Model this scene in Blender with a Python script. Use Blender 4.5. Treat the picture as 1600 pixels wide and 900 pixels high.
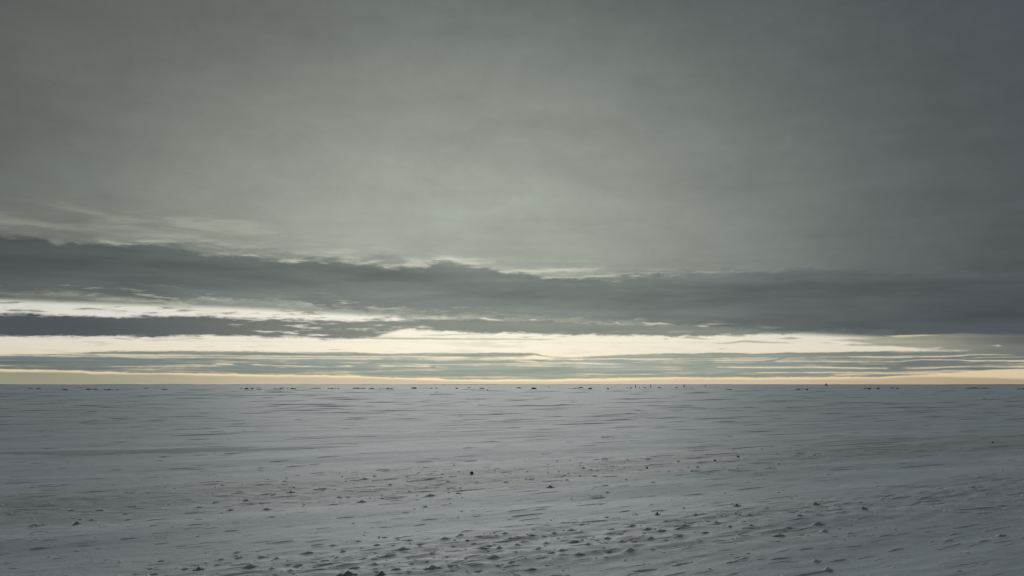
import bpy, math, random
import numpy as np
from mathutils import Vector

# ------------------------------------------------------------------ clearing
for o in list(bpy.data.objects):
    bpy.data.objects.remove(o)
SC = bpy.context.scene
COL = SC.collection
R = math.radians
random.seed(7)
rng = np.random.default_rng(11)

# ------------------------------------------------------------------ camera
W, H_ = 1600.0, 900.0            # the frame the measurements below are given in
F = 1386.0                       # focal length in those units (60 degrees across)
CAM_H = 1.70
HORIZON = 601.0
TILT = math.atan((HORIZON - H_ / 2) / F)
cam = bpy.data.cameras.new('camera')
cam.sensor_width = 36.0
cam.lens = 36.0 * F / W
cam.clip_start = 0.1
cam.clip_end = 60000.0
camo = bpy.data.objects.new('camera', cam)
COL.objects.link(camo)
camo.location = (0, 0, CAM_H)
camo.rotation_euler = (math.pi / 2 + TILT, 0, 0)
SC.camera = camo

# ------------------------------------------------------------------ exposure
SC.view_settings.view_transform = 'Standard'
SC.view_settings.look = 'None'
SC.view_settings.exposure = 0.0
SC.view_settings.gamma = 1.0
SC.view_settings.use_curve_mapping = False
SC.render.engine = 'CYCLES'
SC.cycles.max_bounces = 4
SC.cycles.use_denoising = True
SC.cycles.denoiser = 'OPENIMAGEDENOISE'

SUN_AZ, SUN_EL = -3.0, 10.0       # degrees right of straight ahead, above the horizon
SKY_STRENGTH = 0.10


def direction(px, py):
    """frame position -> unit direction in the world"""
    x, y, z = (px - W / 2) / F, 1.0, (H_ / 2 - py) / F
    c, s = math.cos(TILT), math.sin(TILT)
    v = Vector((x, y * c - z * s, y * s + z * c))
    return v.normalized()


def azel(px, py):
    v = direction(px, py)
    return math.degrees(math.atan2(v.x, v.y)), math.degrees(math.asin(v.z))


def ground_at(px, py):
    v = direction(px, py)
    t = -CAM_H / v.z
    return v.x * t, v.y * t


def lin(c):
    return tuple((x / 255 / 12.92) if x / 255 <= 0.04045 else ((x / 255 + 0.055) / 1.055) ** 2.4 for x in c)


# ------------------------------------------------------------------ world: daylight sky with layered stratus
world = bpy.data.worlds.new('World')
SC.world = world
world.use_nodes = True
NT = world.node_tree
NT.nodes.clear()


class S:
    """a socket with arithmetic"""
    def __init__(self, s): self.s = s
    def __add__(a, b): return op('ADD', a, b)
    def __radd__(a, b): return op('ADD', b, a)
    def __sub__(a, b): return op('SUBTRACT', a, b)
    def __rsub__(a, b): return op('SUBTRACT', b, a)
    def __mul__(a, b): return op('MULTIPLY', a, b)
    def __rmul__(a, b): return op('MULTIPLY', b, a)
    def __truediv__(a, b): return op('DIVIDE', a, b)


def plug(inp, v):
    if isinstance(v, S):
        NT.links.new(v.s, inp)
    else:
        inp.default_value = v


def op(kind, a, b=None, c=None, clamp=False):
    n = NT.nodes.new('ShaderNodeMath')
    n.operation = kind
    n.use_clamp = clamp
    plug(n.inputs[0], a)
    if b is not None: plug(n.inputs[1], b)
    if c is not None: plug(n.inputs[2], c)
    return S(n.outputs[0])


def ramp(v, a, b, lo=0.0, hi=1.0, kind='SMOOTHSTEP'):
    n = NT.nodes.new('ShaderNodeMapRange')
    n.interpolation_type = kind
    n.clamp = True
    plug(n.inputs['Value'], v)
    n.inputs['From Min'].default_value = a
    n.inputs['From Max'].default_value = b
    n.inputs['To Min'].default_value = lo
    n.inputs['To Max'].default_value = hi
    return S(n.outputs[0])


def vec(x, y, z=0.0):
    n = NT.nodes.new('ShaderNodeCombineXYZ')
    plug(n.inputs[0], x); plug(n.inputs[1], y); plug(n.inputs[2], z)
    return S(n.outputs[0])


def noise(v, scale=1.0, detail=4.0, rough=0.55, dist=0.0):
    n = NT.nodes.new('ShaderNodeTexNoise')
    n.noise_dimensions = '3D'
    plug(n.inputs['Vector'], v)
    n.inputs['Scale'].default_value = scale
    n.inputs['Detail'].default_value = detail
    n.inputs['Roughness'].default_value = rough
    n.inputs['Distortion'].default_value = dist
    return S(n.outputs['Fac'])


def mix(f, a, b):
    n = NT.nodes.new('ShaderNodeMix')
    n.data_type = 'RGBA'
    n.clamp_factor = True
    plug(n.inputs[0], f)
    for i, v in ((6, a), (7, b)):
        if isinstance(v, S):
            NT.links.new(v.s, n.inputs[i])
        else:
            n.inputs[i].default_value = (*v, 1.0)
    return S(n.outputs[2])


def scale_colour(c, f):
    n = NT.nodes.new('ShaderNodeVectorMath')
    n.operation = 'SCALE'
    plug(n.inputs[0], c)
    plug(n.inputs['Scale'], f)
    return S(n.outputs[0])


AZR, ELR = 36.0, 12.0


def curve(points, vals=None, sharp=False):
    """a quantity that changes round the horizon: list of (azimuth 0..1, value 0..1)"""
    n = NT.nodes.new('ShaderNodeFloatCurve')
    cm = n.mapping
    c = cm.curves[0]
    pts = sorted(points)
    while len(c.points) < len(pts):
        c.points.new(0.5, 0.5)
    for p, (x, y) in zip(c.points, pts):
        p.location = (x, y)
        p.handle_type = 'VECTOR' if sharp else 'AUTO_CLAMPED'
    cm.extend = 'HORIZONTAL'
    cm.update()
    plug(n.inputs['Value'], AZN)
    return S(n.outputs[0])


def edge(pts, sharp=False):
    """skyline of a cloud layer, measured as (px, py) -> curve of elevation over azimuth"""
    out = []
    for px, py in pts:
        a, e = azel(px, py)
        out.append(((a + AZR) / (2 * AZR), e / ELR))
    return curve(out, sharp=sharp)


tc = NT.nodes.new('ShaderNodeTexCoord')
DIR = S(tc.outputs['Generated'])
sp = NT.nodes.new('ShaderNodeSeparateXYZ')
NT.links.new(DIR.s, sp.inputs[0])
DX, DY, DZ = (S(sp.outputs[i]) for i in range(3))
AZ = op('ARCTAN2', DX, DY) * (180 / math.pi)
EL = op('ARCSINE', DZ) * (180 / math.pi)
AZN = ramp(AZ, -AZR, AZR, kind='LINEAR')
EN = EL / ELR
PXE = math.degrees(1 / F) / ELR          # one frame pixel near the horizon, in EN units

# noise fields (azimuth and elevation in degrees, streets of cloud lie along the horizon)
nE = noise(vec(AZ * 0.55, EL * 1.6), 1.0, 5, 0.6) - 0.5
nF = noise(vec(AZ * 0.42, EL * 3.6, 3.1), 1.0, 4, 0.6) - 0.5
nFine = noise(vec(AZ * 1.3, EL * 6.0, 5.5), 1.0, 3, 0.6) - 0.5
nS = noise(vec(AZ * 0.11, EL * 1.5, 8.3), 1.0, 3, 0.55) - 0.5
nL = noise(vec(AZ * 0.16, EL * 7.0, 1.7), 1.0, 2, 0.5) - 0.5
FLAT = vec(DX + DZ * 0.25, DY, DZ * 2.6)          # cloud texture drawn out along the wind
nV = noise(FLAT, 5.0, 5, 0.6, 0.3) - 0.5
nR = nE + nF * 0.45 + nFine * 0.55
nB = noise(vec(AZ * 0.045, EL * 0.16, 4.2), 1.0, 3, 0.5) - 0.5


_wavy = {}


def wavy(n, amp):
    if n is None:
        return EN
    k = (id(n), amp)
    if k not in _wavy:
        _wavy[k] = EN + n * (amp * PXE)
    return _wavy[k]


def band(top, bot, st, sb, amp=0.0, n=None, sharp=False):
    """mask of a layer between two skylines; softness and raggedness in px"""
    e = wavy(n, amp)
    t = edge(top, sharp) if isinstance(top, list) else top
    b = edge(bot, sharp) if isinstance(bot, list) else bot
    m1 = ramp(e - t, -st * PXE, st * PXE, 1.0, 0.0)
    m2 = ramp(e - b, -sb * PXE, sb * PXE)
    return m1 * m2


def streaks(pts, soft=0.9, amp=1.2, n=None):
    soft *= 1.5
    """thin streets: list of (px, py, half thickness px)"""
    c = edge([(x, y) for x, y, h in pts], True)
    t = curve([((azel(x, y)[0] + AZR) / (2 * AZR), 0.5 + (0.75 * h if h > 0 else -1.25 * soft) / 40.0) for x, y, h in pts], sharp=True)
    e = wavy(nFine if n is None else n, amp)
    d = op('ABSOLUTE', e - c) - (t - 0.5) * (40.0 * PXE)
    return ramp(d, -soft * PXE, soft * PXE, 1.0, 0.0)


# brightness of the cloud falls away from the hidden sun
ga = (AZ - (-4.0)) / 22.0
gb = (EL - 9.0) / 13.5
G = op('EXPONENT', (ga * ga + gb * gb) * -1.0)          # the sun's side of the sky
ga2 = (AZ - (-2.0)) / 22.0
GA = op('EXPONENT', (ga2 * ga2) * -1.0)                 # the same along the horizon only

# clear sky seen through the gaps
nish = NT.nodes.new('ShaderNodeTexSky')
nish.sky_type = 'NISHITA'
nish.sun_disc = False
nish.sun_elevation = R(SUN_EL)
nish.sun_rotation = R(SUN_AZ)
nish.altitude = 0
nish.air_density = 1.0
nish.dust_density = 1.0
nish.ozone_density = 1.0
# thin high haze evens the clear sky out: compress its range
gm = NT.nodes.new('ShaderNodeGamma')
gm.inputs['Gamma'].default_value = 0.20
NT.links.new(scale_colour(S(nish.outputs[0]), 0.042).s, gm.inputs['Color'])
hz = NT.nodes.new('ShaderNodeVectorMath')
hz.operation = 'MULTIPLY'
NT.links.new(gm.outputs[0], hz.inputs[0])
hz.inputs[1].default_value = (0.755 / SKY_STRENGTH, 0.77 / SKY_STRENGTH, 0.785 / SKY_STRENGTH)
low_tint = mix(ramp(EL, 0.2, 2.9), (1.03, 0.90, 0.70), (1.02, 1.02, 1.0))
hz2 = NT.nodes.new('ShaderNodeVectorMath')
hz2.operation = 'MULTIPLY'
NT.links.new(hz.outputs[0], hz2.inputs[0])
NT.links.new(low_tint.s, hz2.inputs[1])
CLEAR = S(hz2.outputs[0])


def col(c):
    return tuple(x / SKY_STRENGTH for x in lin(c))


sky = CLEAR

# --- high veil
nM = noise(FLAT, 12.0, 5, 0.62, 0.5) - 0.5
nM2 = noise(DIR, 55.0, 3, 0.6) - 0.5
veil_c = mix(G, mix(ramp(AZ, -25, 25), col((77, 82, 82)), col((70, 76, 82))), col((161, 167, 156)))
veil_c = scale_colour(veil_c, 1.0 + nV * 0.28 + nM * 0.26 + nM2 * 0.10 + nS * 0.22 * ramp(EL, 6, 16, 1.0, 0.15) + nB * 0.3)
veil_m = ramp(EN - edge([(0, 470), (300, 480), (600, 495), (900, 505), (1200, 520), (1600, 540)]),
              -4 * PXE, 6 * PXE)
sky = mix(veil_m, sky, veil_c)

# --- pale wisps that lie on top of the dark bank
wisp_c = mix(GA, col((120, 124, 116)), col((205, 205, 188)))
w1 = band([(0, 318), (250, 328), (500, 372), (700, 398), (850, 412), (1000, 418), (1250, 425), (1600, 450)],
          [(0, 372), (200, 388), (400, 408), (600, 424), (800, 436), (1000, 440), (1250, 430), (1600, 440)], 16, 8, 16, nE)
nW = noise(vec(AZ * 0.17, EL * 1.25, 6.4), 1.0, 5, 0.62, 0.4) - 0.5
sky = mix(w1 * ramp(nW, -0.10, 0.24) * 0.75, sky, wisp_c)

# --- thin upper shelf of the bank
shelf_c = mix(GA, col((94, 99, 98)), col((142, 147, 138)))
shelf = band([(0, 354), (60, 357), (120, 364), (180, 378), (260, 376), (330, 382), (430, 393), (520, 402), (600, 399),
              (640, 408), (720, 411), (800, 428), (900, 432), (1000, 424), (1100, 424), (1300, 424), (1600, 430)],
             [(0, 420), (400, 430), (800, 450), (1600, 470)], 4.0, 20, 26, nR)
sky = mix(shelf * 0.75, sky, shelf_c)

# --- silver lining along the top of the bank
lin_c = mix(GA, col((140, 144, 132)), col((222, 220, 200)))
for pts in ([(140, 377, 0), (165, 377, 3), (190, 380, 1), (215, 382, 0), (235, 381, 2), (255, 381, 0)],
            [(425, 408, 0), (440, 407, 2), (470, 406, 1), (480, 405, 0), (560, 411, 0), (580, 409, 2), (620, 407, 0)],
            [(745, 420, 0), (790, 425, 2.5), (830, 424, 3), (890, 421, 2), (925, 420, 1), (960, 418, 0)],
            [(835, 435, 0), (850, 434, 2.2), (905, 434, 1), (918, 433, 3), (935, 432, 2), (960, 430, 1), (995, 429, 2), (1030, 428, 2), (1055, 427, 0)]):
    sky = mix(streaks(pts, 2.0, 9.0, nR) * 0.7, sky, lin_c)

# --- the long dark bank
bank_in = noise(vec(AZ * 0.10, EL * 0.95, 2.6), 1.0, 4, 0.55) - 0.5
bank_c = mix(GA, mix(ramp(AZ, -25, 25), col((70, 75, 79)), col((72, 78, 86))), col((122, 129, 124)))
core = band([(0, 368), (300, 392), (700, 418), (1100, 440), (1600, 430)],
            [(0, 432), (300, 440), (700, 462), (1100, 500), (1600, 520)], 10, 26)
bank_c = scale_colour(bank_c, 1.12 - core * 0.26 + bank_in * 0.75 + nW * 0.45 + nFine * 0.08)
band_window = ramp(AZN, 0.06, 0.2) * ramp(AZN, 0.55, 0.75, 1.0, 0.0)
bank_top = edge([(0, 369), (40, 370), (70, 373), (85, 380), (120, 381), (170, 382), (240, 381), (290, 390), (330, 398),
             (390, 402), (430, 409), (500, 405), (545, 407), (590, 416), (640, 419), (690, 412), (745, 414), (765, 422),
             (800, 428), (860, 434), (930, 435), (1000, 431), (1066, 428), (1150, 425), (1260, 420), (1400, 424), (1600, 428)])
rag = wavy(nR, 26) - bank_top
fringe = ramp(rag, 2 * PXE, 17 * PXE, 1.0, 0.0) * ramp(nW + nF * 0.6, -0.02, 0.22) * band_window
sky = mix(fringe * 0.7, sky, lin_c)
bank = band(bank_top,
            [(0, 455), (100, 456), (150, 461), (200, 464), (270, 467), (370, 467), (430, 471), (500, 478), (560, 486),
             (640, 491), (760, 497), (900, 502), (1066, 508), (1130, 516), (1200, 519), (1300, 517), (1400, 519), (1500, 523), (1600, 528)],
            4.5, 3.2, 26, nR)
sky = mix(bank * ramp(AZN, 0.66, 0.92, 0.97, 0.80), sky, bank_c)
# rifts near the lower edge of the bank
rift = band([(0, 436), (400, 455), (800, 485), (1000, 498), (1600, 540)],
            [(0, 458), (400, 474), (800, 500), (1000, 505), (1600, 530)], 8, 5)
rift_m = rift * ramp(nF + nE * 0.4, 0.04, 0.30)
sky = mix(rift_m * 0.8, sky, mix(GA, col((170, 170, 152)), col((236, 233, 215))))

# --- ragged scraps in the bright gap
frag_z = band([(0, 452), (300, 464), (500, 474), (700, 486), (900, 498), (1000, 505)],
              [(0, 493), (300, 497), (500, 503), (700, 503), (900, 503), (1000, 500)], 4, 4)
dens = curve([(0.08, 0.36), (0.25, 0.42), (0.34, 0.52), (0.45, 0.66), (0.58, 0.62), (0.7, 0.45), (0.9, 0.3)])
frag = frag_z * ramp(nF + nFine * 0.5 + (dens - 0.5) * 0.6, 0.0, 0.19)
frag_c = mix(GA, col((112, 116, 108)), col((158, 160, 147)))
sky = mix(frag * 0.88, sky, frag_c)
for pts in ([(0, 473, 1.2), (30, 472.5, 1.6), (45, 473, 0)], [(75, 471, 0), (95, 470.5, 1.3), (125, 470, 0)],
            [(100, 483, 0), (128, 482, 2), (150, 483, 1), (185, 482, 0)], [(5, 486, 0), (20, 484.5, 2.2), (40, 485, 1), (58, 486, 2.5), (92, 488, 0)],
            [(262, 488, 0), (285, 485.5, 2.2), (330, 485, 0)], [(345, 488, 0), (365, 487.5, 1.2), (385, 487.5, 0)]):
    sky = mix(streaks(pts, 0.9, 4.0, nFine) * 0.85, sky, frag_c)

# --- second bank, heavy at the left, thin and broken to the right
sec_l = mix(ramp(AZN, 0.10, 0.44), col((62, 70, 79)), col((128, 134, 126)))
sec_c = mix(ramp(AZN, 0.62, 0.92), sec_l, col((100, 106, 104)))
sec_c = scale_colour(sec_c, 1.0 + nS * 0.3 + nE * 0.18)
sec = band([(0, 491), (60, 491), (120, 492), (150, 495), (215, 494), (250, 495), (300, 494), (330, 496), (400, 497), (470, 499),
            (560, 501), (640, 500), (700, 498), (760, 499), (900, 503), (1000, 507), (1080, 509), (1200, 516), (1300, 520), (1600, 530)],
           [(0, 525), (120, 526), (250, 525), (340, 525), (430, 526), (520, 529), (570, 528), (640, 516), (740, 520), (860, 522),
            (950, 524), (1066, 525), (1140, 525), (1200, 522), (1290, 519), (1600, 530)], 2.6, 2.6, 13, nR)
sec_holes = band([(300, 490), (440, 496), (520, 500), (650, 508), (700, 520)], [(300, 489), (440, 524), (520, 530), (600, 520), (700, 519)], 3, 3)
sky = mix(sec * (1.0 - sec_holes * ramp(nF + nFine * 0.3, 0.0, 0.22)) * 0.95, sky, sec_c)
# silver rift between the two banks
for pts in ([(740, 497.5, 0), (755, 497.5, 1.4), (775, 498.6, 1.2), (800, 499, 0),
             (820, 499.5, 0), (832, 499.3, 1.4), (845, 499.4, 0), (955, 504.5, 0), (964, 504.6, 1.0), (975, 504.8, 0), (992, 505, 0), (1012, 505.6, 1.8), (1038, 505.6, 0.6),
             (1070, 508, 0), (1100, 510.5, 1.4), (1115, 511.5, 0)],):
    sky = mix(streaks(pts, 1.2, 10.0, nE) * ramp(nF, -0.22, 0.05, 0.25, 0.95), sky, mix(GA, col((200, 200, 180)), col((240, 238, 222))))
# thin streets hanging under the second bank
str_c = mix(GA, col((128, 128, 114)), col((186, 184, 168)))
for pts in ([(110, 528.5, 0), (122, 528, 1.3), (136, 528, 0), (170, 529, 0), (180, 528.5, 1), (205, 531, 0.5), (220, 531, 0), (280, 529, 0), (310, 529, 1.2), (336, 529, 0),
             (375, 530, 0), (390, 530.2, 0.9), (402, 530.5, 0), (530, 529, 0), (600, 528.5, 2.2), (680, 529.3, 2.0), (760, 530, 1.6), (830, 530, 1), (850, 531, 1.4), (900, 529, 0)],
            [(620, 523.5, 0), (680, 524, 0.9), (740, 522, 0.6), (800, 526, 0), (820, 527, 1.4), (850, 526, 0), (880, 526, 1), (920, 528, 0)],
            [(1030, 530.5, 0), (1040, 529.5, 1.5), (1052, 530.3, 0), (1054, 530.5, 0), (1075, 527, 2.4), (1100, 529.5, 1), (1140, 531, 0)],
            [(1080, 538, 0), (1130, 536.8, 0.9), (1165, 533, 2), (1200, 535.4, 0.9), (1230, 536, 0.7), (1255, 538.4, 0)],
            [(1115, 545.2, 0), (1128, 545, 1), (1141, 545.2, 0), (500, 546, 0), (520, 546.3, 0.9), (570, 547.3, 0)],
            [(1200, 529, 0), (1235, 528.5, 2.4), (1265, 529.5, 0), (1270, 536, 0), (1290, 535.5, 1), (1320, 536, 0)]):
    sky = mix(streaks(pts, 1.0, 3.0) * 0.85, sky, str_c)
# grey fan at the right end of the bright gap
fan = band([(1290, 532), (1330, 530), (1400, 526), (1500, 522), (1600, 524)],
           [(1290, 531), (1330, 533.5), (1400, 541), (1500, 548), (1600, 556)], 1.5, 2.5, 7, nF)
fan_c = mix(ramp(AZN, 0.80, 0.93), col((160, 158, 140)), col((98, 104, 104)))
sky = mix(fan * 0.93, sky, scale_colour(fan_c, 1.0 + nL * 0.35))
fan2 = streaks([(1300, 541, 0), (1330, 539, 1.4), (1370, 538.5, 2), (1420, 539.5, 1.2), (1450, 540, 0)], 1.2, 4)
sky = mix(fan2 * 0.8, sky, str_c)
for pts in ([(1370, 524, 0), (1400, 525.5, 1.3), (1440, 524, 1.0), (1490, 523.5, 0)],
            [(1370, 546, 0), (1390, 545, 1.1), (1412, 542.5, 0), (1420, 544.5, 0), (1470, 543, 1), (1478, 542, 0), (1540, 540, 0), (1560, 540, 0.9), (1575, 540.5, 0)]):
    sky = mix(streaks(pts, 1.0, 2.0) * 0.8, sky, col((226, 216, 186)))

# --- low blue-grey bank near the horizon, cut by bright slits
low_l = mix(ramp(AZN, 0.10, 0.52), col((106, 118, 118)), col((152, 162, 152)))
low_c = mix(ramp(AZN, 0.58, 0.90), low_l, col((100, 110, 111)))
low_warm = ramp(EN - edge([(0, 553), (800, 556), (1600, 550)]), -5 * PXE, 3 * PXE)
low_c = mix(low_warm * 0.55, low_c, mix(GA, col((112, 116, 104)), col((165, 164, 146))))
low_c = scale_colour(low_c, 1.0 + nL * 0.85 + nS * 0.4)
low = band([(0, 555), (60, 553.5), (130, 551), (150, 549), (250, 548.5), (330, 548.5), (400, 549.5), (530, 550.5), (600, 552), (760, 551), (830, 552),
            (855, 556), (900, 558), (940, 556), (1000, 553.5), (1100, 552), (1200, 551.5), (1330, 549.5), (1450, 548), (1600, 547)],
           [(0, 577.5), (100, 578), (132, 578.5), (136, 581), (250, 582.5), (400, 585), (540, 587), (574, 588), (580, 588.5), (640, 590), (685, 591), (690, 592),
            (800, 593), (845, 593.2), (900, 592), (970, 590.5), (1060, 589.5), (1180, 590), (1300, 589), (1380, 588), (1450, 585), (1520, 580), (1600, 577)],
           1.5, 1.3, 4.5, nR)
slits = None
for pts in ([(80, 551, 0), (110, 550.8, 0.9), (130, 549.4, 0.8), (166, 549, 0.7), (175, 548, 0), (182, 548.5, 0.6), (205, 548.6, 0.6), (206, 549, 0)],
            [(600, 557, 0), (650, 557.5, 1.2), (700, 559, 1.4), (760, 560.5, 1.5), (800, 559, 2.6), (835, 558, 4.0), (860, 560.5, 3.2), (890, 561, 1.8), (910, 562, 1.4), (915, 562.5, 0)],
            [(785, 563.5, 0), (810, 564, 0.8), (850, 566, 1.1), (900, 567.3, 1.3), (960, 568.7, 1.1), (1005, 569.5, 0)],
            [(325, 568.9, 0), (340, 569, 1.2), (365, 569.5, 0.9), (368, 569.6, 0), (380, 569.4, 0), (400, 569.8, 1.1), (430, 571, 0.3), (470, 572.4, 0.8), (510, 572.5, 0.9),
             (516, 572.5, 0), (525, 572.3, 0.2), (545, 572, 1.2), (562, 572.2, 0), (580, 571.5, 0), (600, 571.6, 1.1), (670, 572.6, 1.2), (680, 573, 0), (684, 573.2, 1), (720, 574, 0)],
            [(910, 558, 1), (930, 557.6, 0), (960, 562.5, 0), (985, 562, 1.1), (1035, 562, 0.9), (1070, 563.5, 0.2), (1110, 562.5, 0.9), (1150, 563, 1.2), (1190, 562.6, 0.9), (1215, 559.8, 0.7), (1222, 559.5, 0)],
            [(1105, 572.5, 0), (1125, 574, 1.3), (1200, 573.8, 1.2), (1275, 573.4, 1.4), (1330, 575, 1.2), (1390, 575.3, 0.8), (1395, 575.2, 0), (1420, 575.2, 0.9), (1460, 574.8, 1), (1480, 573, 0.9), (1540, 572.9, 1), (1600, 573, 1.4), (1700, 573, 1)],
            [(1160, 582.4, 0), (1190, 582.2, 1), (1230, 582, 1.2), (1300, 581.6, 1), (1350, 582.5, 0.7), (1400, 583.5, 1.5), (1440, 583, 1.7), (1500, 583, 1.0), (1560, 581, 0.6), (1600, 580, 0.6)],
            [(1290, 586, 0), (1310, 585.8, 1.2), (1350, 585.3, 0.7), (1380, 584.6, 0), (1450, 578.8, 0), (1480, 579, 1.3), (1530, 580, 0.9), (1560, 579, 1.5), (1600, 578.5, 2), (1700, 578, 1)],
            [(1200, 559.5, 1), (1220, 559.6, 0), (1295, 557.6, 0), (1330, 558, 1.3), (1400, 558.2, 1.3), (1450, 557.2, 1.0), (1500, 555.8, 1.1), (1515, 554.5, 0.5), (1600, 554, 0.4)],
            [(1200, 564.4, 0), (1215, 564.4, 1), (1250, 564.6, 0.6), (1290, 564.9, 0.6), (1340, 565.3, 1), (1410, 564.9, 0.5), (1440, 562, 0.6), (1500, 562.3, 0.6), (1520, 563.8, 1.3), (1600, 563.6, 1.4), (1700, 563, 1)],
            [(1395, 548, 0), (1430, 547.6, 1.3), (1465, 547.8, 0.6), (1475, 548, 0), (1490, 548.5, 0.3), (1540, 548.4, 0.9), (1558, 548.4, 0), (1600, 549, 0)]):
    m = streaks(pts, 0.8, 2.2, nR)
    slits = m if slits is None else op('MAXIMUM', slits, m)
nBr = noise(vec(AZ * 0.45, EL * 2.0, 9.2), 1.0, 3, 0.6) - 0.5
nThin = noise(vec(AZ * 0.13, EL * 5.0, 12.7), 1.0, 4, 0.6) - 0.5
thin = ramp(nThin + nBr * 0.35, 0.0, 0.24, 0.0, 0.68)
low_a = low * (1.0 - op('MAXIMUM', slits * ramp(nBr, -0.20, 0.06, 0.35, 0.96), thin))
sky = mix(low_a * 0.96, sky, low_c)

# --- the last clear strip over the horizon, dulled by far haze
strip_l = mix(ramp(AZN, 0.10, 0.40), col((140, 142, 122)), col((206, 190, 166)))
strip_c = mix(ramp(AZN, 0.60, 0.93), strip_l, col((168, 150, 124)))
strip = band([(0, 581), (132, 582), (136, 584), (250, 585), (400, 588), (570, 590.5), (690, 594.5), (850, 596), (900, 595.5), (970, 595), (1060, 592), (1200, 593), (1340, 592), (1460, 589), (1600, 592)],
             [(0, 640), (1600, 640)], 2.0, 1.0, 3.0, nR)
sky = mix(strip * 0.9, sky, scale_colour(strip_c, 1.0 + nS * 0.25))

bg = NT.nodes.new('ShaderNodeBackground')
plug(bg.inputs['Color'], sky)
bg.inputs['Strength'].default_value = SKY_STRENGTH
wo = NT.nodes.new('ShaderNodeOutputWorld')
NT.links.new(bg.outputs[0], wo.inputs['Surface'])

# ------------------------------------------------------------------ sun behind thin cloud
sun = bpy.data.lights.new('sun', 'SUN')
sun.energy = 1.4
sun.angle = R(30)
sun.color = (1.0, 0.99, 0.93)
suno = bpy.data.objects.new('sun', sun)
COL.objects.link(suno)
sd = Vector((math.sin(R(SUN_AZ)) * math.cos(R(SUN_EL)), math.cos(R(SUN_AZ)) * math.cos(R(SUN_EL)), math.sin(R(SUN_EL))))
suno.rotation_euler = sd.to_track_quat('Z', 'Y').to_euler()
suno.location = sd * 50


# ------------------------------------------------------------------ materials
WIND = R(34)                      # ridges run this way from the x axis
CW, SW = math.cos(WIND), math.sin(WIND)


def material(name):
    m = bpy.data.materials.new(name)
    m.use_nodes = True
    return m, m.node_tree, m.node_tree.nodes['Principled BSDF']


def node(nt, kind, **kw):
    n = nt.nodes.new(kind)
    for k, v in kw.items():
        if k in n.inputs.keys() if hasattr(n.inputs, 'keys') else False:
            n.inputs[k].default_value = v
        else:
            setattr(n, k, v)
    return n


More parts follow.
